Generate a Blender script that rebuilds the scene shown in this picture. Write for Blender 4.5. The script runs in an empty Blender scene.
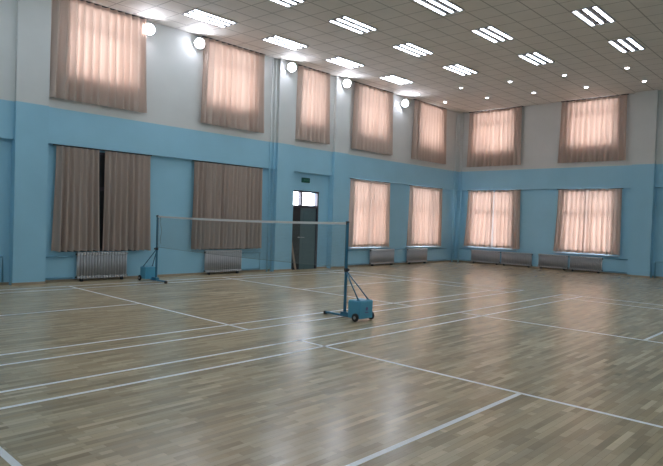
import bpy, bmesh, math, random
from mathutils import Vector, Matrix
random.seed(7)
sc = bpy.context.scene
C = sc.collection
PI = math.pi

# ------------------------------------------------------------------ dimensions (metres)
YA, YP = 7.92, 7.70          # long curtained wall: lower recess, pilaster front
XB, XP = 14.78, 14.48        # back wall: lower recess, pilaster front
YU, XU = 7.80, 14.66         # upper wall faces (and beam) of both walls
XF, YR = -9.6, -8.6          # walls behind the camera
ZC, ZB, ZL = 6.346, 3.855, 3.07   # ceiling, paint change, underside of beam
POSTY = 0.85; NETX = -0.155; FARY = 6.98; FARX = -.05

# ------------------------------------------------------------------ helpers
def quad_box(bm, x0, x1, y0, y1, z0, z1, M=None):
    vs = [Vector((x, y, z)) for x in (x0, x1) for y in (y0, y1) for z in (z0, z1)]
    if M: vs = [M @ v for v in vs]
    v = [bm.verts.new(p) for p in vs]
    for f in ((0,1,3,2),(4,6,7,5),(0,4,5,1),(2,3,7,6),(0,2,6,4),(1,5,7,3)):
        bm.faces.new([v[i] for i in f])
    return v

def bev_box(bm, x0, x1, y0, y1, z0, z1, b=0.006, seg=2):
    t = bmesh.new(); quad_box(t, x0, x1, y0, y1, z0, z1)
    bmesh.ops.bevel(t, geom=list(t.edges), offset=b, segments=seg, affect='EDGES', profile=.5)
    me = bpy.data.meshes.new('t'); t.to_mesh(me); t.free(); bm.from_mesh(me); bpy.data.meshes.remove(me)

def tube(bm, pts, r, n=10, cap=True):
    pts = [Vector(p) for p in pts]; rings = []
    for i, p in enumerate(pts):
        a = pts[max(i-1, 0)]; b = pts[min(i+1, len(pts)-1)]
        d = (b-a).normalized(); u = d.orthogonal().normalized()
        if abs(d.z) < .99: u = d.cross(Vector((0,0,1))).normalized()
        else: u = Vector((1,0,0))
        w = d.cross(u).normalized()
        rr = r[i] if isinstance(r, (list, tuple)) else r
        rings.append([bm.verts.new(p + u*rr*math.cos(2*PI*k/n) + w*rr*math.sin(2*PI*k/n)) for k in range(n)])
    for a, b in zip(rings, rings[1:]):
        for k in range(n): 
            f = bm.faces.new([a[k], a[(k+1)%n], b[(k+1)%n], b[k]]); f.smooth = True
    if cap:
        bm.faces.new(rings[0][::-1]); bm.faces.new(rings[-1])

def lathe(bm, prof, axis='Z', n=24, M=None, smooth=True):
    rings = []
    for r, h in prof:
        ring = []
        for k in range(n):
            a = 2*PI*k/n; p = Vector((r*math.cos(a), r*math.sin(a), h))
            if axis == 'Y': p = Vector((p.x, -p.z, p.y))
            if axis == 'X': p = Vector((p.z, p.x, p.y))
            if M: p = M @ p
            ring.append(bm.verts.new(p))
        rings.append(ring)
    for a, b in zip(rings, rings[1:]):
        for k in range(n):
            f = bm.faces.new([a[k], a[(k+1)%n], b[(k+1)%n], b[k]]); f.smooth = smooth
    bm.faces.new(rings[0][::-1]); bm.faces.new(rings[-1])

def obj(name, bm, mat, parent=None, label=None, recalc=True):
    if recalc: bmesh.ops.recalc_face_normals(bm, faces=bm.faces)
    me = bpy.data.meshes.new(name); bm.to_mesh(me); bm.free()
    me.materials.append(mat)
    o = bpy.data.objects.new(name, me); C.objects.link(o)
    if parent: o.parent = parent
    if label: o['label'] = label
    return o

def thing(name, label, cat, loc=(0,0,0), rz=0, group=None):
    o = bpy.data.objects.new(name, None); C.objects.link(o)
    o.empty_display_size = .1
    o.location = loc; o.rotation_euler = (0,0,rz); o['label'] = label; o['category'] = cat
    if group: o['group'] = group
    return o

def tag(o, label, cat, group=None):
    o['label'] = label; o['category'] = cat
    if group: o['group'] = group
    return o

def struct(o, label, cat):
    o['kind'] = 'structure'; o['label'] = label; o['category'] = cat; return o

def copy_tree(o, parent=None):
    c = o.copy(); C.objects.link(c); c.parent = parent
    for ch in list(o.children): copy_tree(ch, c)
    return c

# ------------------------------------------------------------------ materials
def mat(name, col, rough=.5, metal=0, noise=0, nscale=6, spec=.5, emit=None, estr=0, bump=0, coat=0):
    m = bpy.data.materials.new(name); m.use_nodes = True
    nt = m.node_tree; b = nt.nodes['Principled BSDF']
    b.inputs['Base Color'].default_value = (*col, 1)
    b.inputs['Roughness'].default_value = rough
    b.inputs['Metallic'].default_value = metal
    b.inputs['Specular IOR Level'].default_value = spec
    b.inputs['Coat Weight'].default_value = coat
    tc = nt.nodes.new('ShaderNodeTexCoord')
    nz = nt.nodes.new('ShaderNodeTexNoise'); nz.inputs['Scale'].default_value = nscale; nz.inputs['Detail'].default_value = 4
    nt.links.new(tc.outputs['Object'], nz.inputs['Vector'])
    mx = nt.nodes.new('ShaderNodeMix'); mx.data_type = 'RGBA'
    mx.inputs['A'].default_value = (*[c*(1-noise) for c in col], 1)
    mx.inputs['B'].default_value = (*[min(1, c*(1+noise)) for c in col], 1)
    nt.links.new(nz.outputs['Fac'], mx.inputs['Factor'])
    nt.links.new(mx.outputs['Result'], b.inputs['Base Color'])
    if bump:
        bp = nt.nodes.new('ShaderNodeBump'); bp.inputs['Strength'].default_value = bump; bp.inputs['Distance'].default_value = .01
        nt.links.new(nz.outputs['Fac'], bp.inputs['Height']); nt.links.new(bp.outputs['Normal'], b.inputs['Normal'])
    if emit:
        b.inputs['Emission Color'].default_value = (*emit, 1); b.inputs['Emission Strength'].default_value = estr
    return m

def math_node(nt, op, a, b=None, c=None):
    n = nt.nodes.new('ShaderNodeMath'); n.operation = op
    for i, v in enumerate((a, b, c)):
        if v is None: continue
        if isinstance(v, (int, float)): n.inputs[i].default_value = v
        else: nt.links.new(v, n.inputs[i])
    return n.outputs[0]

def wall_material():
    m = bpy.data.materials.new('two_tone_wall_paint'); m.use_nodes = True
    nt = m.node_tree; b = nt.nodes['Principled BSDF']
    g = nt.nodes.new('ShaderNodeNewGeometry'); s = nt.nodes.new('ShaderNodeSeparateXYZ')
    nt.links.new(g.outputs['Position'], s.inputs[0])
    nz = nt.nodes.new('ShaderNodeTexNoise'); nz.inputs['Scale'].default_value = 1.1; nz.inputs['Detail'].default_value = 5
    nt.links.new(g.outputs['Position'], nz.inputs['Vector'])
    st = math_node(nt, 'GREATER_THAN', s.outputs['Z'], ZB)
    mx = nt.nodes.new('ShaderNodeMix'); mx.data_type = 'RGBA'
    mx.inputs['A'].default_value = (*BLUE, 1); mx.inputs['B'].default_value = (*WHITE, 1)
    nt.links.new(st, mx.inputs['Factor'])
    vr = nt.nodes.new('ShaderNodeMapRange'); vr.inputs['To Min'].default_value = .90; vr.inputs['To Max'].default_value = 1.08
    nt.links.new(nz.outputs['Fac'], vr.inputs['Value'])
    mm = nt.nodes.new('ShaderNodeVectorMath'); mm.operation = 'SCALE'
    nt.links.new(mx.outputs['Result'], mm.inputs[0]); nt.links.new(vr.outputs[0], mm.inputs['Scale'])
    nt.links.new(mm.outputs[0], b.inputs['Base Color'])
    b.inputs['Roughness'].default_value = .5; b.inputs['Specular IOR Level'].default_value = .3
    return m

def floor_material():
    m = bpy.data.materials.new('hardwood_strip_floor'); m.use_nodes = True
    nt = m.node_tree; b = nt.nodes['Principled BSDF']
    tc = nt.nodes.new('ShaderNodeTexCoord')
    def brick(w, h, off, c1, c2, mort):
        br = nt.nodes.new('ShaderNodeTexBrick')
        nt.links.new(tc.outputs['Object'], br.inputs['Vector'])
        br.offset = off; br.offset_frequency = 2; br.squash = 1
        br.inputs['Scale'].default_value = 1; br.inputs['Brick Width'].default_value = w
        br.inputs['Row Height'].default_value = h; br.inputs['Mortar Size'].default_value = mort
        br.inputs['Mortar Smooth'].default_value = .2; br.inputs['Bias'].default_value = 0
        br.inputs['Color1'].default_value = (*c1, 1); br.inputs['Color2'].default_value = (*c2, 1)
        br.inputs['Mortar'].default_value = (*[c*.55 for c in c1], 1)
        return br
    b1 = brick(.36, .056, .37, FL1, FL2, .0010)
    b2 = brick(.61, .056, .61, (.74,.72,.68), (1.14,1.10,1.03), 0)
    mp = nt.nodes.new('ShaderNodeMapping'); mp.inputs['Scale'].default_value = (1.2, 26, 1)
    nt.links.new(tc.outputs['Object'], mp.inputs['Vector'])
    nz = nt.nodes.new('ShaderNodeTexNoise'); nz.inputs['Scale'].default_value = 1; nz.inputs['Detail'].default_value = 5
    nt.links.new(mp.outputs[0], nz.inputs['Vector'])
    vr = nt.nodes.new('ShaderNodeMapRange'); vr.inputs['To Min'].default_value = .78; vr.inputs['To Max'].default_value = 1.2
    nt.links.new(nz.outputs['Fac'], vr.inputs['Value'])
    mu = nt.nodes.new('ShaderNodeVectorMath'); mu.operation = 'MULTIPLY'
    nt.links.new(b1.outputs['Color'], mu.inputs[0]); nt.links.new(b2.outputs['Color'], mu.inputs[1])
    sc_ = nt.nodes.new('ShaderNodeVectorMath'); sc_.operation = 'SCALE'
    nt.links.new(mu.outputs[0], sc_.inputs[0]); nt.links.new(vr.outputs[0], sc_.inputs['Scale'])
    nt.links.new(sc_.outputs[0], b.inputs['Base Color'])
    n2 = nt.nodes.new('ShaderNodeTexNoise'); n2.inputs['Scale'].default_value = 2.5; n2.inputs['Detail'].default_value = 3
    nt.links.new(tc.outputs['Object'], n2.inputs['Vector'])
    rr = nt.nodes.new('ShaderNodeMapRange'); rr.inputs['To Min'].default_value = FROUGH-.04; rr.inputs['To Max'].default_value = FROUGH+.05
    nt.links.new(n2.outputs['Fac'], rr.inputs['Value']); nt.links.new(rr.outputs[0], b.inputs['Roughness'])
    b.inputs['Specular IOR Level'].default_value = .36
    bp = nt.nodes.new('ShaderNodeBump'); bp.inputs['Strength'].default_value = .035; bp.inputs['Distance'].default_value = .003
    nt.links.new(nz.outputs['Fac'], bp.inputs['Height']); nt.links.new(bp.outputs['Normal'], b.inputs['Normal'])
    return m

def ceiling_material():
    m = bpy.data.materials.new('mineral_fibre_ceiling_tiles'); m.use_nodes = True
    nt = m.node_tree; b = nt.nodes['Principled BSDF']
    tc = nt.nodes.new('ShaderNodeTexCoord'); s = nt.nodes.new('ShaderNodeSeparateXYZ')
    nt.links.new(tc.outputs['Object'], s.inputs[0])
    def line(v, period, off, w):
        a = math_node(nt, 'SUBTRACT', v, off); a = math_node(nt, 'DIVIDE', a, period)
        f = math_node(nt, 'FRACT', a); d = math_node(nt, 'PINGPONG', f, .5)
        return math_node(nt, 'LESS_THAN', d, w/period)
    lx = line(s.outputs['Y'], .5875, -.306, .014)
    u = math_node(nt, 'MULTIPLY_ADD', s.outputs['Y'], .073, s.outputs['X'])
    ly = line(u, .61, .27+.073*6.43, .011)
    mk = math_node(nt, 'MAXIMUM', lx, ly)
    nz = nt.nodes.new('ShaderNodeTexNoise'); nz.inputs['Scale'].default_value = 1.6; nz.inputs['Detail'].default_value = 6
    nt.links.new(tc.outputs['Object'], nz.inputs['Vector'])
    m1 = nt.nodes.new('ShaderNodeMix'); m1.data_type = 'RGBA'
    m1.inputs['A'].default_value = (*[c*.93 for c in CEIL], 1); m1.inputs['B'].default_value = (*[c*1.07 for c in CEIL], 1)
    nt.links.new(nz.outputs['Fac'], m1.inputs['Factor'])
    m2 = nt.nodes.new('ShaderNodeMix'); m2.data_type = 'RGBA'
    nt.links.new(mk, m2.inputs['Factor']); nt.links.new(m1.outputs['Result'], m2.inputs['A'])
    m2.inputs['B'].default_value = (*[c*.55 for c in CEIL], 1)
    nt.links.new(m2.outputs['Result'], b.inputs['Base Color'])
    b.inputs['Roughness'].default_value = .75; b.inputs['Specular IOR Level'].default_value = .25
    return m

def curtain_material(name, refl, trans, fac):
    m = bpy.data.materials.new(name); m.use_nodes = True
    nt = m.node_tree; nt.nodes.clear()
    out = nt.nodes.new('ShaderNodeOutputMaterial'); mix = nt.nodes.new('ShaderNodeMixShader')
    d = nt.nodes.new('ShaderNodeBsdfDiffuse'); t = nt.nodes.new('ShaderNodeBsdfTranslucent')
    tc = nt.nodes.new('ShaderNodeTexCoord'); mp = nt.nodes.new('ShaderNodeMapping'); mp.inputs['Scale'].default_value = (9, 9, .6)
    nz = nt.nodes.new('ShaderNodeTexNoise'); nz.inputs['Scale'].default_value = 1.3; nz.inputs['Detail'].default_value = 3
    nt.links.new(tc.outputs['Object'], mp.inputs[0]); nt.links.new(mp.outputs[0], nz.inputs['Vector'])
    for sh, col in ((d, refl), (t, trans)):
        mx = nt.nodes.new('ShaderNodeMix'); mx.data_type = 'RGBA'
        mx.inputs['A'].default_value = (*[c*.93 for c in col], 1); mx.inputs['B'].default_value = (*[min(1, c*1.07) for c in col], 1)
        nt.links.new(nz.outputs['Fac'], mx.inputs['Factor']); nt.links.new(mx.outputs['Result'], sh.inputs['Color'])
    mix.inputs['Fac'].default_value = fac
    nt.links.new(d.outputs[0], mix.inputs[1]); nt.links.new(t.outputs[0], mix.inputs[2]); nt.links.new(mix.outputs[0], out.inputs[0])
    return m

def glass_material():
    m = bpy.data.materials.new('window_glass'); m.use_nodes = True
    nt = m.node_tree; nt.nodes.clear()
    out = nt.nodes.new('ShaderNodeOutputMaterial'); mix = nt.nodes.new('ShaderNodeMixShader')
    t = nt.nodes.new('ShaderNodeBsdfTransparent'); t.inputs[0].default_value = (.96,.98,1,1)
    g = nt.nodes.new('ShaderNodeBsdfGlossy'); g.inputs['Roughness'].default_value = .03
    mix.inputs['Fac'].default_value = .06
    nt.links.new(t.outputs[0], mix.inputs[1]); nt.links.new(g.outputs[0], mix.inputs[2]); nt.links.new(mix.outputs[0], out.inputs[0])
    return m

BLUE = (.34, .63, .80); WHITE = (.69, .71, .705); CEIL = (.76, .73, .69)
FL1 = (.40, .32, .205); FL2 = (.63, .53, .37); FROUGH = .235
WALL = wall_material(); FLOOR = floor_material(); CEILM = ceiling_material(); GLASS = glass_material()
CURT = curtain_material('sheer_beige_curtain', (.60,.49,.43), (.86,.60,.47), .12)
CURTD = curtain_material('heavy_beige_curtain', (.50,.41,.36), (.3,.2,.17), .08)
M = dict(
 skirt=mat('tan_wood_skirting', (.42,.33,.24), .5, noise=.15),
 frame=mat('grey_window_frame', (.55,.56,.58), .4, noise=.05),
 sill=mat('white_painted_sill', (.48,.60,.67), .45, noise=.05),
 darkpane=mat('unlit_dark_pane', (.02,.022,.025), .35, noise=.1),  # near-black colour stands in for the unlit space behind the glass
 doorframe=mat('dark_door_frame', (.055,.045,.06), .4, noise=.15),
 leafd=mat('dark_grey_door_leaf', (.025,.024,.027), .45, noise=.2),
 leafg=mat('grey_green_door_leaf', (.10,.16,.175), .45, noise=.15),
 metal=mat('brushed_steel', (.55,.55,.56), .35, metal=.8, noise=.1),
 rad=mat('silver_radiator_paint', (.56,.56,.58), .4, metal=.1, noise=.1),
 dark=mat('dark_iron', (.035,.035,.04), .5, noise=.2),
 pipe=mat('wall_blue_pipe_paint', (.20,.42,.57), .4, noise=.05),
 post=mat('blue_post_enamel', (.035,.17,.28), .35, noise=.08),
 cart=mat('blue_cart_enamel', (.10,.38,.56), .35, noise=.1),
 rubber=mat('black_rubber', (.015,.016,.018), .7, noise=.2),
 emblem=mat('purple_emblem_print', (.14,.12,.30), .5, noise=.1),
 strand=mat('grey_green_net_cord', (.22,.26,.26), .9, noise=.1),
 tape=mat('white_net_tape', (.80,.80,.80), .8, noise=.05),
 line=mat('white_court_paint', (.95,.95,.95), .32, noise=.04),
 sign=mat('dark_green_sign', (.01,.10,.07), .4, noise=.1),
 signmark=mat('pale_green_lettering', (.12,.36,.26), .4, noise=.05),
 housing=mat('grey_light_housing', (.42,.41,.42), .5, noise=.05),
 reflector=mat('dark_louvre_reflector', (.05,.05,.06), .35, noise=.05),
 plank=mat('tan_bare_plank', (.40,.29,.22), .6, noise=.2),
 floodbody=mat('white_floodlight_body', (.6,.6,.62), .4, noise=.05),
 tube=mat('lit_fluorescent_tube', (.9,.9,.9), .4, emit=(.80,.90,1.0), estr=11),
 dl=mat('lit_downlight_lens', (.9,.9,.9), .4, emit=(.88,.90,1.0), estr=22),
 flood=mat('lit_floodlight_lens', (.9,.9,.9), .4, emit=(.86,.88,1.0), estr=85),
)

# ------------------------------------------------------------------ openings
# long wall upper windows: (x0,x1); z 4.6-6.27
ZU0, ZU1 = 4.60, 6.28
UA = [(-1.88,-.20), (1.74,3.44), (5.20,6.31), (7.96,9.54), (11.54,13.19)]
LA = [(7.90,9.78), (11.40,13.25)]
UB = [(7.13,5.33), (3.19,1.49)]
LB = [(7.23,5.35), (3.27,1.52)]
ZW0, ZW1 = .68, 3.00
DOOR = (5.02, 6.27, 0, 2.50)

def wall(name, u0, u1, holes_low, holes_up, to_world, dlow, dup, thick=.28, split=True):
    """Wall with openings; u along wall, d = offset of face, facing the room at -d."""
    bm = bmesh.new()
    def section(z0, z1, d, holes):
        us = sorted({u0, u1, *[h[0] for h in holes], *[h[1] for h in holes]})
        zs = sorted({z0, z1, *[min(max(h[2], z0), z1) for h in holes], *[min(max(h[3], z0), z1) for h in holes]})
        def solid(i, j):
            if i < 0 or j < 0 or i >= len(us)-1 or j >= len(zs)-1: return True
            cu, cz = (us[i]+us[i+1])/2, (zs[j]+zs[j+1])/2
            return not any(h[0] < cu < h[1] and h[2] < cz < h[3] for h in holes)
        def q(*p): bm.faces.new([bm.verts.new(to_world(*c)) for c in p])
        db = dlow+thick
        for i in range(len(us)-1):
            for j in range(len(zs)-1):
                a, b, c, e = us[i], us[i+1], zs[j], zs[j+1]
                if solid(i, j):
                    q((a,d,c),(b,d,c),(b,d,e),(a,d,e)); q((a,db,c),(a,db,e),(b,db,e),(b,db,c))
                else:
                    if solid(i-1, j): q((a,d,c),(a,db,c),(a,db,e),(a,d,e))
                    if solid(i+1, j): q((b,d,c),(b,db,c),(b,db,e),(b,d,e))
                    if solid(i, j-1): q((a,d,c),(b,d,c),(b,db,c),(a,db,c))
                    if solid(i, j+1): q((a,d,e),(b,d,e),(b,db,e),(a,db,e))
    section(0, ZL, dlow, holes_low); section(ZL, ZC, dup, holes_up)
    bm.faces.new([bm.verts.new(to_world(*c)) for c in ((u0,dlow,ZL),(u1,dlow,ZL),(u1,dup,ZL),(u0,dup,ZL))])
    return obj(name, bm, WALL, recalc=False)

wA = lambda u, d, z: (u, d, z)
wB = lambda u, d, z: (d, -u, z)
o = wall('wall_left', XF, XB+.3, [(a,b,ZW0,ZW1) for a,b in LA]+[DOOR], [(a,b,ZU0,ZU1) for a,b in UA], wA, YA, YU)
struct(o, 'long wall painted blue below and white above with curtained windows and the door', 'wall')
o = wall('wall_back', -YA-.3, -YR, [(-a,-b,ZW0,ZW1) for a,b in LB], [(-a,-b,ZU0,ZU1) for a,b in UB], wB, XB, XU)
struct(o, 'far end wall painted blue below and white above with four curtained windows', 'wall')
for nm, box, lb in (('wall_front', (XF-.25, XF, YR, YA+.3), 'end wall behind the camera'), ('wall_right', (XF-.25, XB+.3, YR-.25, YR), 'long wall behind the camera')):
    bm = bmesh.new(); quad_box(bm, *box, 0, ZC); struct(obj(nm, bm, WALL), lb, 'wall')
bm = bmesh.new(); quad_box(bm, XF-.25, XB+.3, YR-.25, YA+.3, -.2, 0)
floor = struct(obj('floor', bm, FLOOR), 'glossy pale hardwood strip floor with white court lines', 'floor')
bm = bmesh.new(); quad_box(bm, XF-.25, XB+.3, YR-.25, YA+.3, ZC, ZC+.2)
struct(obj('ceiling', bm, CEILM), 'grey tiled suspended ceiling', 'ceiling')

# pilasters
n = 0
for (a, b, w) in ((-2.96,-2.30,'A'), (4.27,4.96,'A'), (6.75,7.44,'A'), (.87,.17,'B')):
    n += 1; bm = bmesh.new()
    if w == 'A': quad_box(bm, a, b, YP, YA+.02, 0, ZC)
    else: quad_box(bm, XP, XB+.02, b, a, 0, ZC)
    lab = ['broad pilaster at the far left of the long wall', 'pilaster left of the door', 'pilaster right of the door behind the near net post', 'pilaster at the right end of the far wall'][n-1]
    struct(obj('trim_%d' % n, bm, WALL), 'two tone ' + lab, 'pilaster')
# skirtings
def skirt(name, boxes, lab):
    bm = bmesh.new()
    for b in boxes: quad_box(bm, *b, 0, .055)
    struct(obj(name, bm, M['skirt']), lab, 'baseboard')
skirt('baseboard_left', [(XF,-2.96,YA-.015,YA+.01), (-2.975,-2.285,YP-.015,YP+.01), (-2.3,4.27,YA-.015,YA+.01), (4.255,4.975,YP-.015,YP+.01),
      (6.28,6.75,YA-.015,YA+.01), (6.735,7.455,YP-.015,YP+.01), (7.44,XB,YA-.015,YA+.01)], 'low tan skirting along the long wall')
skirt('baseboard_back', [(XB-.015,XB+.01,.87,YA), (XP-.015,XP+.01,.155,.885), (XB-.015,XB+.01,YR,.17)], 'low tan skirting along the far wall')

# ------------------------------------------------------------------ court lines (painted, parts of the floor)
def court_line(x0, y0, x1, y1, w=.05):
    bm = bmesh.new(); d = Vector((x1-x0, y1-y0, 0)); L = d.length; d.normalize(); p = Vector((-d.y, d.x, 0))*w/2
    a = Vector((x0, y0, .0012)); b = Vector((x1, y1, .0012))
    bm.faces.new([bm.verts.new(v) for v in (a-p, b-p, b+p, a+p)])
    obj('court_line', bm, M['line'], floor, recalc=False)
def court(dx, y0, s):
    # y0 the doubles sideline nearest the neighbouring court, s = +1 / -1 the side it opens to
    for k in (0, .46, 5.64, 6.1): court_line(dx-6.72, y0+s*k, dx+6.72, y0+s*k)
    for sg in (-1, 1):
        for k in (1.98, 5.94, 6.7): court_line(dx+sg*k, y0, dx+sg*k, y0+s*6.1)
        court_line(dx+sg*1.98, y0+s*3.05, dx+sg*6.7, y0+s*3.05)
court(-.075, .958, 1)
court(0, 0, -1)

# ------------------------------------------------------------------ windows
wn = 0
def window(a, b, z0, z1, wallkey, transom, mull, lab, sill=False, dark=False):
    global wn; wn += 1
    w = abs(b-a); h = z1-z0; bar = .055
    if wallkey == 'A': loc = ((a+b)/2, (YU if z0 > 4 else YA)+.03, z0); rz = 0
    else: loc = ((XU if z0 > 4 else XB)+.03, (a+b)/2, z0); rz = -PI/2
    t = thing('window_%d' % wn, lab, 'window', loc, rz); t['kind'] = 'structure'
    bm = bmesh.new(); y0, y1 = (.0, .06) if not dark else (-.055, -.035)
    for bx in ((-w/2, -w/2+bar, 0, h), (w/2-bar, w/2, 0, h), (-w/2+bar, w/2-bar, 0, bar), (-w/2+bar, w/2-bar, h-bar, h), (-w/2+bar, w/2-bar, transom-z0-.045, transom-z0+.045)):
        quad_box(bm, bx[0], bx[1], y0, y1, bx[2], bx[3])
    for k in mull: quad_box(bm, w*k-.075-w/2, w*k+.075-w/2, y0+.005, y1-.005, bar, h-bar)  # mullions widened and shifted to block daylight where curtain panels meet
    obj('window_frame', bm, M['doorframe'] if dark else M['frame'], t)  # dark windows: bars coloured dark too, so the curtain gap looks unlit
    bm = bmesh.new(); quad_box(bm, -w/2+.02, w/2-.02, (y0+y1)/2-.003, (y0+y1)/2+.003, .02, h-.02)
    obj('pane', bm, M['darkpane'] if dark else GLASS, t)
    if sill:
        bm = bmesh.new(); bev_box(bm, -w/2-.28, w/2+.28, -.13, -.031, -.045, -.015, .004)
        obj('window_sill', bm, M['sill'], t)
posA = ['above the leftmost lower window', 'second from the left', 'above the door', 'right of the pilaster by the door', 'nearest the room corner']
for (a, b), pl in zip(UA, posA): window(a, b, ZU0, ZU1, 'A', 5.78, (), 'upper window of the long wall, ' + pl)
window(-1.90, -.10, ZW0, ZW1, 'A', 2.15, (), 'dark lower window of the long wall above the pale radiator', dark=True)
window(1.75, 3.5, ZW0, ZW1, 'A', 2.15, (.5,), 'dark lower window of the long wall behind the net', dark=True)
for (a, b), pl, mk in zip(LA, ['right of the near net post', 'nearest the room corner'], (.5, .75)): window(a, b, ZW0, ZW1, 'A', 2.15, (mk,), 'lower window of the long wall, ' + pl, sill=True)
for (a, b), pl in zip(UB, ['nearest the corner', 'beside the pilaster']): window(a, b, ZU0, ZU1, 'B', 5.8, (), 'upper window of the far wall, ' + pl)
for (a, b), pl, mk in zip(LB, ['nearest the corner', 'beside the pilaster'], (.553, .474)): window(a, b, ZW0, ZW1, 'B', 2.15, (mk,), 'lower window of the far wall, ' + pl, sill=True)

# ------------------------------------------------------------------ curtains
def curtain(u0, u1, z0, z1, wallkey, lab, cat='curtain', group=None, m=CURT, fl=.06, fr=.05, period=.145, amp=.085, seed=0, tilt=0, dy=0):
    """one hanging curtain panel with pleats; u0 left, u1 right as seen from the room"""
    period = .145 if m is CURTD else .185
    w = abs(u1-u0); h = z1-z0; rnd = random.Random(seed)
    up = z0 > 3.5
    if wallkey == 'A': loc = ((u0+u1)/2, (YU if up else YA)-.105+dy, z0); rz = 0
    else: loc = ((XU if up else XB)-.105+dy, (u0+u1)/2, z0); rz = -PI/2
    nf = max(4, round(w/period)); per = 10; nu = nf*per; nz = 16
    ph = [rnd.uniform(-.28,.28) for _ in range(nf+2)]; am = [rnd.uniform(.65,1.25) for _ in range(nf+2)]
    bm = bmesh.new(); grid = []
    for j in range(nz+1):
        v = j/nz; row = []
        for i in range(nu+1):
            u = i/nu; f = u*nf; k = int(f); r = f-k
            a = am[k]*(1-r)+am[k+1]*r; p = ph[k]*(1-r)+ph[k+1]*r
            A = min(amp*a, .085)*(.6+.4*(1-v)) 
            s = math.sin(2*PI*(f+p*(1-v*.6)))
            y = A*(s + .22*math.sin(4*PI*f+1.2))
            x = (u-.5)*w + (1-v)**1.5*(u*fr-(1-u)*fl)
            x += .012*math.sin(2*PI*f*.5+seed)*(1-v)
            zz = v*h + (.012*s*a if j == 0 else 0)
            row.append(bm.verts.new((x, y, zz)))
        grid.append(row)
    hd = int(nz*.94)
    for j in range(nz):
        for i in range(nu):
            f = bm.faces.new([grid[j][i], grid[j][i+1], grid[j+1][i+1], grid[j+1][i]]); f.smooth = True
    o = obj('window_curtain', bm, m, recalc=False)
    o.location = loc; o.rotation_euler = (0,0,rz)
    tag(o, lab, cat, group)
    return o

def curtain_with_parts(*a, **k):
    o = curtain(*a, **k)
    me = o.data; m = me.materials[0]
    # heading tape: strip following the top pleats
    h = max(v.co.z for v in me.vertices); nz = 16; cols = len(me.vertices)//(nz+1)
    co = [[me.vertices[j*cols+i].co.copy() for i in range(cols)] for j in range(nz+1)]
    for nm, v0, v1 in (('heading_tape', 1-.07/h, 1.0), ('hem', .0, .09/h)):
        bm = bmesh.new(); rows = []
        for v in (v0, v1):
            j = min(int(v*nz), nz-1); t = v*nz-j
            rows.append([bm.verts.new(co[j][i].lerp(co[j+1][i], t)+Vector((0,-.005,0))) for i in range(cols)])
        for i in range(cols-1):
            f = bm.faces.new([rows[0][i], rows[0][i+1], rows[1][i+1], rows[1][i]]); f.smooth = True
        obj(nm, bm, m, o, recalc=False)
    return o

def rail(u0, u1, z, wallkey, lab):
    w = abs(u1-u0)+.06; up = z > 3.5
    bm = bmesh.new(); bev_box(bm, -w/2, w/2, -.018, .018, -.012, .012, .004)
    o = obj('curtain_rail', bm, M['dark'])
    if wallkey == 'A': o.location = ((u0+u1)/2, (YU if up else YA)-.085, z)
    else: o.location = ((XU if up else XB)-.085, (u0+u1)/2, z); o.rotation_euler = (0,0,-PI/2)
    tag(o, lab, 'curtain rail')

UC = 'upper curtains'; LC = 'lower curtains'
upA = [((-2.34,-.05), 'leftmost upper curtain beside the far left pilaster'),
       ((1.51,3.68), 'second upper curtain from the left on the long wall'),
       ((4.97,6.42), 'narrow upper curtain above the door'),
       ((7.57,9.77), 'upper curtain right of the pilaster beside the door'),
       ((11.05,13.34), 'upper curtain on the long wall closest to the room corner')]
for i, ((a, b), lb) in enumerate(upA):
    a, b = a+.05, b-.03
    curtain_with_parts(a, b, 4.06, ZC-.035, 'A', 'Glowing beige ' + lb, group=UC, seed=i)
    rail(a, b, ZC-.02, 'A', 'dark rail of the ' + lb)
for i, ((a, b), lb) in enumerate([((7.33,4.99), 'upper curtain on the far wall nearest the corner'), ((3.43,1.13), 'upper curtain on the far wall beside the right pilaster')]):
    curtain_with_parts(a, b, 4.03, ZC-.035, 'B', 'Glowing beige ' + lb, group=UC, seed=10+i)
    rail(a, b, ZC-.02, 'B', 'dark rail of the ' + lb)
zt = ZL-.035
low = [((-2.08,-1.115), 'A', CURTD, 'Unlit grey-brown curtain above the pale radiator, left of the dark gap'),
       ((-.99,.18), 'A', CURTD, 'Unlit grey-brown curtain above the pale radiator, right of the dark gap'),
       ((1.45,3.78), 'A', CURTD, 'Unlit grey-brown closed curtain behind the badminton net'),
       ((7.73,9.89), 'A', CURT, 'Glowing pink lower curtain just right of the near net post'),
       ((11.19,12.595), 'A', CURT, 'Glowing wide left panel of the long wall lower curtain nearest the corner'),
       ((12.61,13.40), 'A', CURT, 'Glowing narrow right panel of the long wall lower curtain nearest the corner'),
       ((7.31,6.13), 'B', CURT, 'Glowing pink left panel of the far wall lower curtain nearest the corner'),
       ((6.11,4.99), 'B', CURT, 'Glowing pink right panel of the far wall lower curtain nearest the corner'),
       ((3.48,2.40), 'B', CURT, 'Glowing pink left panel of the far wall lower curtain beside the pilaster'),
       ((2.385,1.21), 'B', CURT, 'Glowing pink right panel of the far wall lower curtain beside the pilaster')]
FLR = [dict(fl=.05,fr=.045), dict(fl=.02,fr=.05), dict(fl=.05,fr=.02), dict(fl=.03,fr=.02), dict(fl=.05,fr=0), dict(fl=0,fr=.0), dict(fl=.11,fr=0), dict(fl=0,fr=.04), dict(fl=.12,fr=0), dict(fl=0,fr=.02)]
for i, ((a, b), w, m, lb) in enumerate(low):
    curtain_with_parts(a, b, .70, zt, w, lb, group=LC, seed=30+i, m=m, **FLR[i])
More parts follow.
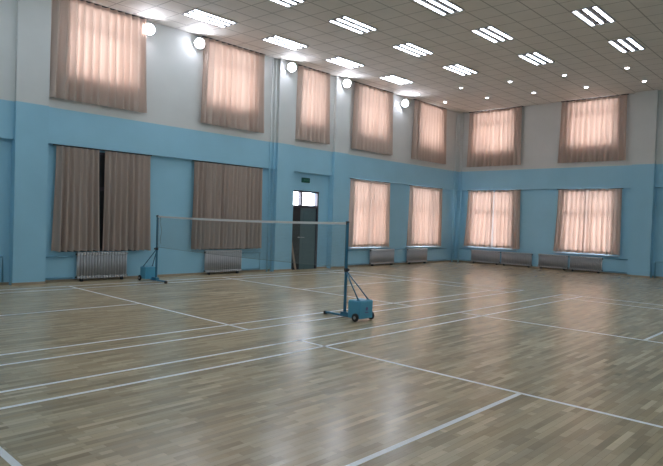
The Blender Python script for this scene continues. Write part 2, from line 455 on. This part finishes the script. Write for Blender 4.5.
for a, b, w, lb in ((-2.12,.2,'A','above the pale radiator at left'), (1.45,3.78,'A','behind the net'), (7.73,9.89,'A','right of the near net post'), (11.18,13.42,'A','of the long wall nearest the corner'),
                    (7.34,4.99,'B','of the far wall nearest the corner'), (3.51,1.21,'B','of the far wall beside the pilaster')):
    rail(a, b, ZL-.018, w, 'dark rail over the lower curtains ' + lb)

# ------------------------------------------------------------------ door, sign, plank
t = thing('door_1', 'double door in a dark frame with two bright panes above', 'door', (5.645, YA, 0)); t['kind'] = 'structure'
W = 1.25/2; bm = bmesh.new()
for b in ((-W,-W+.06,0,2.5), (W-.06,W,0,2.5), (-W+.06,W-.06,2.45,2.5), (-W+.06,W-.06,1.96,2.04), (-.17,-.10,2.04,2.45)):
    quad_box(bm, b[0], b[1], -.02, .10, b[2], b[3])
obj('door_frame', bm, M['doorframe'], t)
bm = bmesh.new(); quad_box(bm, -W+.05, W-.05, .045, .051, 2.04, 2.44); obj('transom_pane', bm, GLASS, t)
def leaf(x0, x1, m, lb, hx, y=.02):
    bm = bmesh.new(); bev_box(bm, x0, x1, y, y+.045, .0, 1.975, .004)
    w = x1-x0
    for z0, z1 in ((.15,.85), (1.0,1.80)):
        bev_box(bm, x0+w*.18, x1-w*.18, y-.012, y+.002, z0, z1, .005)
    l = obj('door_leaf', bm, m, t, lb)
    bm = bmesh.new(); tube(bm, [(hx, y-.002, 1.02), (hx, y-.05, 1.02), (hx+(.09 if hx > x0+.1 and hx > (x0+x1)/2 else -.09)*-1, y-.05, 1.02)], .011)
    lathe(bm, [(.024,0),(.024,.01)], 'Y', 14, Matrix.Translation((hx, y, 1.02)))
    obj('door_handle', bm, M['metal'], l)
leaf(-W+.062, -.135, M['leafd'], 'dark narrow left leaf', -.185)
leaf(-.13, W-.062, M['leafg'], 'grey green wider right leaf', -.07, .03)

t = thing('exit_sign', 'small dark green sign box on the wall panel above the door', 'sign', (5.66, YA, 2.84))
bm = bmesh.new(); bev_box(bm, -.17, .17, -.035, .01, -.075, .075, .005); obj('sign_box', bm, M['sign'], t)
bm = bmesh.new()
for k in range(4):
    x = -.10+k*.055
    quad_box(bm, x, x+.036, -.038, -.034, .012, .022); quad_box(bm, x+.004, x+.032, -.038, -.034, -.018, -.008)
    quad_box(bm, x+.013, x+.023, -.038, -.034, -.03, .035)
obj('lettering', bm, M['signmark'], t)

bm = bmesh.new(); Mx = Matrix.Translation((5.18, YA-.18, .004)) @ Matrix.Rotation(-.16, 4, 'X') @ Matrix.Rotation(-.10, 4, 'Y')
quad_box(bm, -.035, .035, -.012, .012, .004, .95, Mx)
tag(obj('wooden_plank', bm, M['plank']), 'narrow tan plank leaning on the left side of the dark door', 'plank')

# ------------------------------------------------------------------ radiators
def make_section():
    bm = bmesh.new(); h = SECT_H; d = .12
    for y in (-d/2+.019, 0, d/2-.019):
        tube(bm, [(0,y,.045), (0,y,h-.045)], .0165, 8)
    bev_box(bm, -.026, .026, -d/2, d/2, h-.075, h, .018, 3)
    bev_box(bm, -.026, .026, -d/2, d/2, .0, .065, .018, 3)
    return bm
SECT_H = .60; sec_mesh = None
def radiator(u0, u1, wallkey, z0, h, lab):
    global sec_mesh
    w = abs(u1-u0); n = round(w/.068)
    loc = ((u0+u1)/2, YA-.12, 0) if wallkey == 'A' else (XB-.12, (u0+u1)/2, 0)
    t = thing('cast_iron_radiator', lab, 'radiator', loc, 0 if wallkey == 'A' else -PI/2, 'column radiators under the windows')
    for i in range(n):
        x = -w/2+w*(i+.5)/n
        if sec_mesh is None:
            s = obj('radiator_section', make_section(), M['rad'], t); sec_mesh = s.data
        else:
            s = bpy.data.objects.new('radiator_section', sec_mesh); C.objects.link(s); s.parent = t
        s.location = (x, 0, z0); s.scale = (w/n/.066, 1, (h-z0)/SECT_H)
    for x in (-w/2+.12, w/2-.12):
        bm = bmesh.new(); bev_box(bm, x-.022, x+.022, -.05, .05, 0, z0+.02, .006); obj('foot', bm, M['dark'], t)
    bm = bmesh.new(); 
    for zz in (z0+.04, h-.045): tube(bm, [(-w/2-.02, 0, zz), (w/2+.02, 0, zz)], .02, 10)
    obj('header_pipe', bm, M['dark'], t)
R_ = [((-1.59,-.38),'A',.67,'pale silver column radiator under the leftmost lower curtain'),
      ((1.87,3.09),'A',.66,'silver column radiator under the curtain behind the net'),
      ((8.89,10.25),'A',.60,'silver radiator right of the near net post'),
      ((11.13,12.43),'A',.60,'silver radiator on the long wall nearest the room corner'),
      ((7.05,5.75),'B',.56,'far wall radiator nearest the corner'),
      ((5.68,4.40),'B',.56,'far wall radiator second from the corner'),
      ((4.13,3.00),'B',.57,'far wall radiator third from the corner'),
      ((2.93,1.77),'B',.57,'far wall radiator nearest the right pilaster')]
for (a, b), w, h, lb in R_: radiator(a, b, w, .06, h, lb)

def pipe(paths, lab, r=.017, name='heating_pipe', m=None):
    bm = bmesh.new()
    for p in paths: tube(bm, p, r, 8)
    return tag(obj(name, bm, m or M['pipe']), lab, 'pipe')
yp = YA-.05; xp = XB-.05
def pipe_pair(p, q, z1, where):
    pipe([[(*p, z1), (*q, z1)]], 'upper blue pipe ' + where)
    pipe([[(*p, .09), (*q, .09)]], 'lower blue pipe ' + where)
pipe_pair((-2.28,yp), (-1.64,yp), .57, 'between the far left pilaster and the pale radiator')
pipe([[(3.14,yp,.57),(3.84,yp,.57),(3.84,yp,.09),(3.14,yp,.09)]], 'blue pipe loop between the radiator behind the net and the riser pipes', r=.02)
pipe_pair((7.48,yp), (8.83,yp), .57, 'entering the radiator right of the near net post')
pipe_pair((10.31,yp), (11.07,yp), .57, 'joining the two corner side radiators of the long wall')
pipe_pair((12.49,yp), (14.0,yp), .57, 'running from the long wall radiator into the corner')
pipe_pair((xp,7.7), (xp,7.11), .56, 'on the far wall beside the corner')
pipe_pair((xp,1.72), (xp,.9), .56, 'between the last far wall radiator and the pilaster')
pipe([[(xp-.05,-.8,.55),(xp-.05,.06,.55),(xp-.05,.06,.01)]], 'bent blue pipe right of the far wall pilaster', r=.022)
pipe([[(-6.0,yp,.60),(-3.10,yp,.60),(-3.10,yp,.06)]], 'bent blue pipe at the very left edge beyond the pilaster', r=.022)
for x, lb in ((4.03,'left one of the pair of riser pipes beside the door pilaster'), (4.17,'right one of the pair of riser pipes beside the door pilaster')):
    bm = bmesh.new(); tube(bm, [(x,YU-.04,0),(x,YU-.04,ZC)], .019, 10)
    tag(obj('riser_pipe', bm, WALL), 'Thin painted ' + lb, 'pipe', 'riser pipes')
for x, y, lb in ((14.28,YU-.05,'left one of the riser pipes in the room corner'), (14.50,YU-.22,'right one of the riser pipes in the room corner')):
    bm = bmesh.new(); tube(bm, [(x,y,0),(x,y,ZC)], .028, 10)
    tag(obj('riser_pipe', bm, WALL), 'Thin painted ' + lb, 'pipe', 'riser pipes')

# ------------------------------------------------------------------ badminton stands and net
def make_stand():
    t = thing('net_post_stand', 'near blue wheeled net post with weight box at right end of the net', 'net post', (NETX, POSTY, 0), 0, 'badminton net posts')
    bm = bmesh.new(); bev_box(bm, -.019, .019, -.019, .019, .03, 1.55, .005)
    p = obj('post', bm, M['post'], t)
    bm = bmesh.new(); bev_box(bm, -.023, .023, -.023, .023, 1.55, 1.575, .006); tube(bm, [(-.028,0,1.535),(.028,0,1.535)], .014, 12); obj('post_cap', bm, M['dark'], p)
    bm = bmesh.new(); bev_box(bm, -.026, .026, -.026, .026, .75, .81, .005); tube(bm, [(.025,0,.78),(.055,0,.78)], .010, 10); tube(bm, [(.052,0,.78),(.066,0,.78)], .019, 12)
    obj('clamp_collar', bm, M['dark'], t)
    bm = bmesh.new(); bev_box(bm, -.024, .024, -.22, .42, .022, .052, .006); bev_box(bm, -.045, .045, -.14, .06, .025, .10, .008)
    obj('foot_bar', bm, M['post'], t)
    bm = bmesh.new(); bev_box(bm, -.027, .027, .41, .46, .0, .056, .008); obj('foot_cap', bm, M['rubber'], t)
    bm = bmesh.new(); bev_box(bm, -.15, .17, -.45, -.20, .045, .325, .012, 3)
    bx = obj('weight_box', bm, M['cart'], t)
    bm = bmesh.new(); bev_box(bm, -.14, .16, -.44, -.21, .32, .332, .004); obj('lid', bm, M['cart'], bx)
    bm = bmesh.new()
    lathe(bm, [(.030,0),(.030,.002)], 'Y', 20, Matrix.Translation((.02,-.4505,.20)))
    quad_box(bm, -.02, .06, -.4525, -.4505, .135, .15)
    obj('emblem', bm, M['emblem'], bx, 'small dark purple emblem')
    for x in (-.11, .13):
        bm = bmesh.new(); tube(bm, [(x*.1, -.015, .75), (x, -.38, .335)], .011, 8); quad_box(bm, x-.02, x+.02, -.405, -.355, .330, .340)
        obj('brace', bm, M['post'], t)
    bm = bmesh.new(); tube(bm, [(-.18,-.38,.068),(.20,-.38,.068)], .012, 10); obj('axle', bm, M['metal'], t)
    for x in (-.192, .198):
        bm = bmesh.new(); lathe(bm, [(.03,0),(.055,.0),(.066,.008),(.066,.028),(.055,.036),(.03,.036)], 'X', 24, Matrix.Translation((x,-.38,.067)))
        w = obj('wheel', bm, M['rubber'], t)
        bm = bmesh.new(); lathe(bm, [(.022,-.004),(.026,.0),(.026,.036),(.022,.04)], 'X', 16, Matrix.Translation((x,-.38,.067))); obj('wheel_hub', bm, M['metal'], w)
    return t
s1 = make_stand()
s2 = copy_tree(s1); s2.location = (FARX, FARY, 0); s2.rotation_euler.z = PI
s2['label'] = 'far blue wheeled net post with weight box at left end of the net'

YN0, YN1 = POSTY+.03, FARY-.03
def net_x(y): return NETX + (y-POSTY)/(FARY-POSTY)*(FARX-NETX)
def net_top(y):
    u = (y-YN0)/(YN1-YN0); return 1.562-.025*4*u*(1-u)
t = thing('badminton_net', 'fine mesh badminton net with white top tape stretched between the blue posts', 'net', (0,0,0))
bm = bmesh.new(); th = .0009; N = 240; H = .74
for i in range(N+1):
    y = YN0+(YN1-YN0)*i/N; z = net_top(y); x = net_x(y)
    quad_box(bm, x-th, x+th, y-th, y+th, z-H, z-.05)
for k in range(30):
    dz = .06+(H-.06)*k/29; S = 16
    for j in range(S):
        a = YN0+(YN1-YN0)*j/S; b = YN0+(YN1-YN0)*(j+1)/S; za, zb = net_top(a)-dz, net_top(b)-dz
        v = [bm.verts.new(p) for p in ((net_x(a)-th,a,za-th),(net_x(b)-th,b,zb-th),(net_x(b)-th,b,zb+th),(net_x(a)-th,a,za+th),
                                       (net_x(a)+th,a,za-th),(net_x(b)+th,b,zb-th),(net_x(b)+th,b,zb+th),(net_x(a)+th,a,za+th))]
        for f in ((0,1,2,3),(7,6,5,4),(0,4,5,1),(3,2,6,7)): bm.faces.new([v[q] for q in f])
obj('net_mesh', bm, M['strand'], t, recalc=False)
bm = bmesh.new(); S = 24
ring = []
for j in range(S+1):
    y = YN0+(YN1-YN0)*j/S; z = net_top(y); x = net_x(y)
    ring.append([bm.verts.new(p) for p in ((x-.005,y,z-.042),(x+.005,y,z-.042),(x+.006,y,z),(x-.006,y,z))])
for a, b in zip(ring, ring[1:]):
    for k in range(4): bm.faces.new([a[k], a[(k+1)%4], b[(k+1)%4], b[k]])
obj('top_tape', bm, M['tape'], t)
bm = bmesh.new(); pts = [(net_x(YN0+(YN1-YN0)*j/S), YN0+(YN1-YN0)*j/S, net_top(YN0+(YN1-YN0)*j/S)-H) for j in range(S+1)]
tube(bm, pts, .004, 6); obj('bottom_cord', bm, M['strand'], t)
for y in (YN0+.005, YN1-.005):
    bm = bmesh.new(); x = net_x(y); tube(bm, [(x,y,net_top(y)-H), (x,y,net_top(y)-.05)], .005, 6); obj('side_cord', bm, M['strand'], t)
bm = bmesh.new(); pts = [(FARX-.02+.01*math.sin(k), FARY-.17-.05*k/8+.05*math.sin(k*1.1), 1.53-.62*k/8) for k in range(9)]
tube(bm, pts, .006, 6); obj('loose_cord', bm, M['strand'], t, 'slack dark cord hanging down at the far end')

# ------------------------------------------------------------------ ceiling lights
proto = None
def fixture(x, y, lab):
    global proto
    if proto is None:
        t = thing('fluorescent_ceiling_light', lab, 'ceiling light', (x,y,ZC), 0, 'three tube ceiling lights')
        bm = bmesh.new(); quad_box(bm, -.585, .585, -.275, .275, -.014, -.002)
        obj('reflector_tray', bm, M['reflector'], t)
        bm = bmesh.new()
        for b in ((-.60,.60,-.29,-.272), (-.60,.60,.272,.29), (-.60,-.582,-.272,.272), (.582,.60,-.272,.272)): quad_box(bm, *b, -.02, .0)
        obj('housing', bm, M['housing'], t)
        for k in (-.21, 0, .21):
            bm = bmesh.new(); bev_box(bm, -.56, .56, k-.031, k+.031, -.026, -.014, .004); tb = obj('tube', bm, M['tube'], t)
        proto = t
    else:
        t = copy_tree(proto); t.location = (x,y,ZC); t['label'] = lab
rowname = ['in row nearest the long wall', 'in second row from the long wall', 'in third row from the long wall', 'in rightmost row']
FX = {0: [(.88,6.43),(3.29,6.40),(5.71,6.42),(8.29,6.44)], 1: [(.95,4.1),(3.35,4.02),(5.87,4.04),(8.42,4.10)], 2: [(3.5,1.69),(6.0,1.73),(8.63,1.79)], 3: [(6.21,-.62),(8.81,-.53)]}
dist = {4: ['nearest the camera', 'second nearest the camera', 'third from the camera', 'farthest away'], 3: ['nearest the camera', 'middle one', 'farthest away'], 2: ['nearer one', 'farther one']}
for r, L in FX.items():
    for (x, y), dn in zip(L, dist[len(L)]): fixture(x, y, 'three tube ceiling light %s, %s' % (rowname[r], dn))

UNSEEN = [(-1.53,6.43),(-3.95,6.43),(-6.4,6.43),(-1.5,4.05),(-3.9,4.05),(-6.3,4.05),(1.05,1.7),(-1.4,1.7),(-3.85,1.7),(-6.3,1.7),
          (3.7,-.6),(1.25,-.6),(-1.2,-.6),(-3.65,-.6),(-6.1,-.6),(8.95,-2.95),(6.5,-2.95),(4.0,-2.95),(1.4,-2.95),(-1.0,-2.95),(-3.5,-2.95),(-6,-2.95),
          (9.1,-5.3),(6.6,-5.3),(4.1,-5.3),(1.6,-5.3),(-.9,-5.3),(-3.4,-5.3),(-6,-5.3)]
for x, y in UNSEEN: fixture(x, y, 'lit three tube ceiling light outside the picture')
dlp = None; DL = [(10.48,7.11),(12.23,7.06),(10.49,5.31),(12.41,5.36),(10.66,3.58),(12.6,3.64),(10.86,1.87),(12.8,1.91),(11.06,.12),(13.01,.19)]
for i, (x, y) in enumerate(DL):
    lb = 'small round downlight, %s pair from the long wall, the one %s the far wall' % (['first','second','third','fourth','fifth'][i//2], ['away from','nearer to'][i%2])
    if dlp is None:
        t = thing('downlight', lb, 'downlight', (x,y,ZC), 0, 'recessed downlights before the far wall')
        bm = bmesh.new(); lathe(bm, [(.085,0),(.085,-.006),(.075,-.014),(.056,-.016),(.056,0)], 'Z', 24); obj('trim_ring', bm, M['floodbody'], t)
        bm = bmesh.new(); lathe(bm, [(.054,-.002),(.054,-.016),(.045,-.024),(.025,-.030),(.005,-.032)], 'Z', 20); obj('lens', bm, M['dl'], t)
        dlp = t
    else:
        t = copy_tree(dlp); t.location = (x,y,ZC); t['label'] = lb

flp = None
FLD = [((.01,YU,6.11), 'first floodlight from the left, right of the upper left curtain'), ((1.45,YU,6.12), 'second floodlight from the left, left of the second upper curtain'),
       ((4.63,YP,6.16), 'middle floodlight, on top of the pilaster left of the door'), ((7.11,YP,6.16), 'fourth floodlight, on top of the pilaster right of the door'),
       ((10.49,YU,6.08), 'small looking farthest floodlight, before the corner curtain')]
for (x, y, z), lb in FLD:
    lb = 'Dazzling round ' + lb
    if flp is None:
        t = thing('wall_floodlight', lb, 'floodlight', (x,y,z), 0, 'round floodlights high on the long wall')
        bm = bmesh.new(); bev_box(bm, -.05, .05, -.015, .0, -.08, .08, .004); tube(bm, [(0,-.01,0),(0,-.10,0)], .02, 12); obj('bracket', bm, M['floodbody'], t)
        bm = bmesh.new(); lathe(bm, [(.05,.08),(.11,.10),(.145,.14),(.15,.17)], 'Y', 28); obj('housing', bm, M['floodbody'], t)
        bm = bmesh.new(); lathe(bm, [(.142,.171),(.138,.180),(.115,.195),(.08,.206),(.04,.212),(.008,.213)], 'Y', 28); obj('lens', bm, M['flood'], t)
        TILT = Matrix.Translation((0,-.10,0)) @ Matrix.Rotation(math.radians(-28), 4, 'Z') @ Matrix.Rotation(math.radians(18), 4, 'X') @ Matrix.Translation((0,.10,0))
        for ch in t.children:
            if ch.name.split('.')[0] in ('housing','lens'): ch.data.transform(TILT)
        for ch in t.children: ch.data.transform(Matrix.Scale(.88, 4))
        flp = t
    else:
        t = copy_tree(flp); t.location = (x,y,z); t['label'] = lb

# ------------------------------------------------------------------ daylight
w = bpy.data.worlds.new('overcast_sky'); sc.world = w; w.use_nodes = True
bg = w.node_tree.nodes['Background']; bg.inputs[0].default_value = (.93,.93,1.0,1); bg.inputs[1].default_value = 9.6

# ------------------------------------------------------------------ camera
yaw, pitch, roll, f = .8136261, -.0207838, .0327164, 581.425
fw = Vector((math.sin(yaw)*math.cos(pitch), math.cos(yaw)*math.cos(pitch), math.sin(pitch)))
r = Vector((math.cos(yaw), -math.sin(yaw), 0)); u = r.cross(fw)
r2 = r*math.cos(roll)+u*math.sin(roll); u2 = -r*math.sin(roll)+u*math.cos(roll)
cd = bpy.data.cameras.new('camera'); cam = bpy.data.objects.new('camera', cd); C.objects.link(cam)
mw = Matrix((r2, u2, -fw)).transposed().to_4x4(); mw.translation = Vector((-7.2239, -5.4758, 1.5735))
cam.matrix_world = mw
cd.sensor_fit = 'HORIZONTAL'; cd.sensor_width = 36; cd.lens = f*36/663; cd.clip_start = .05; cd.clip_end = 200
sc.camera = cam
vs = sc.view_settings; sc.display_settings.display_device = 'sRGB'
vs.view_transform = 'Standard'; vs.look = 'None'; vs.gamma = 1; vs.exposure = .46; vs.use_curve_mapping = False
sc.cycles.use_denoising = True; sc.cycles.max_bounces = 10; sc.cycles.diffuse_bounces = 6; sc.cycles.sample_clamp_indirect = 6
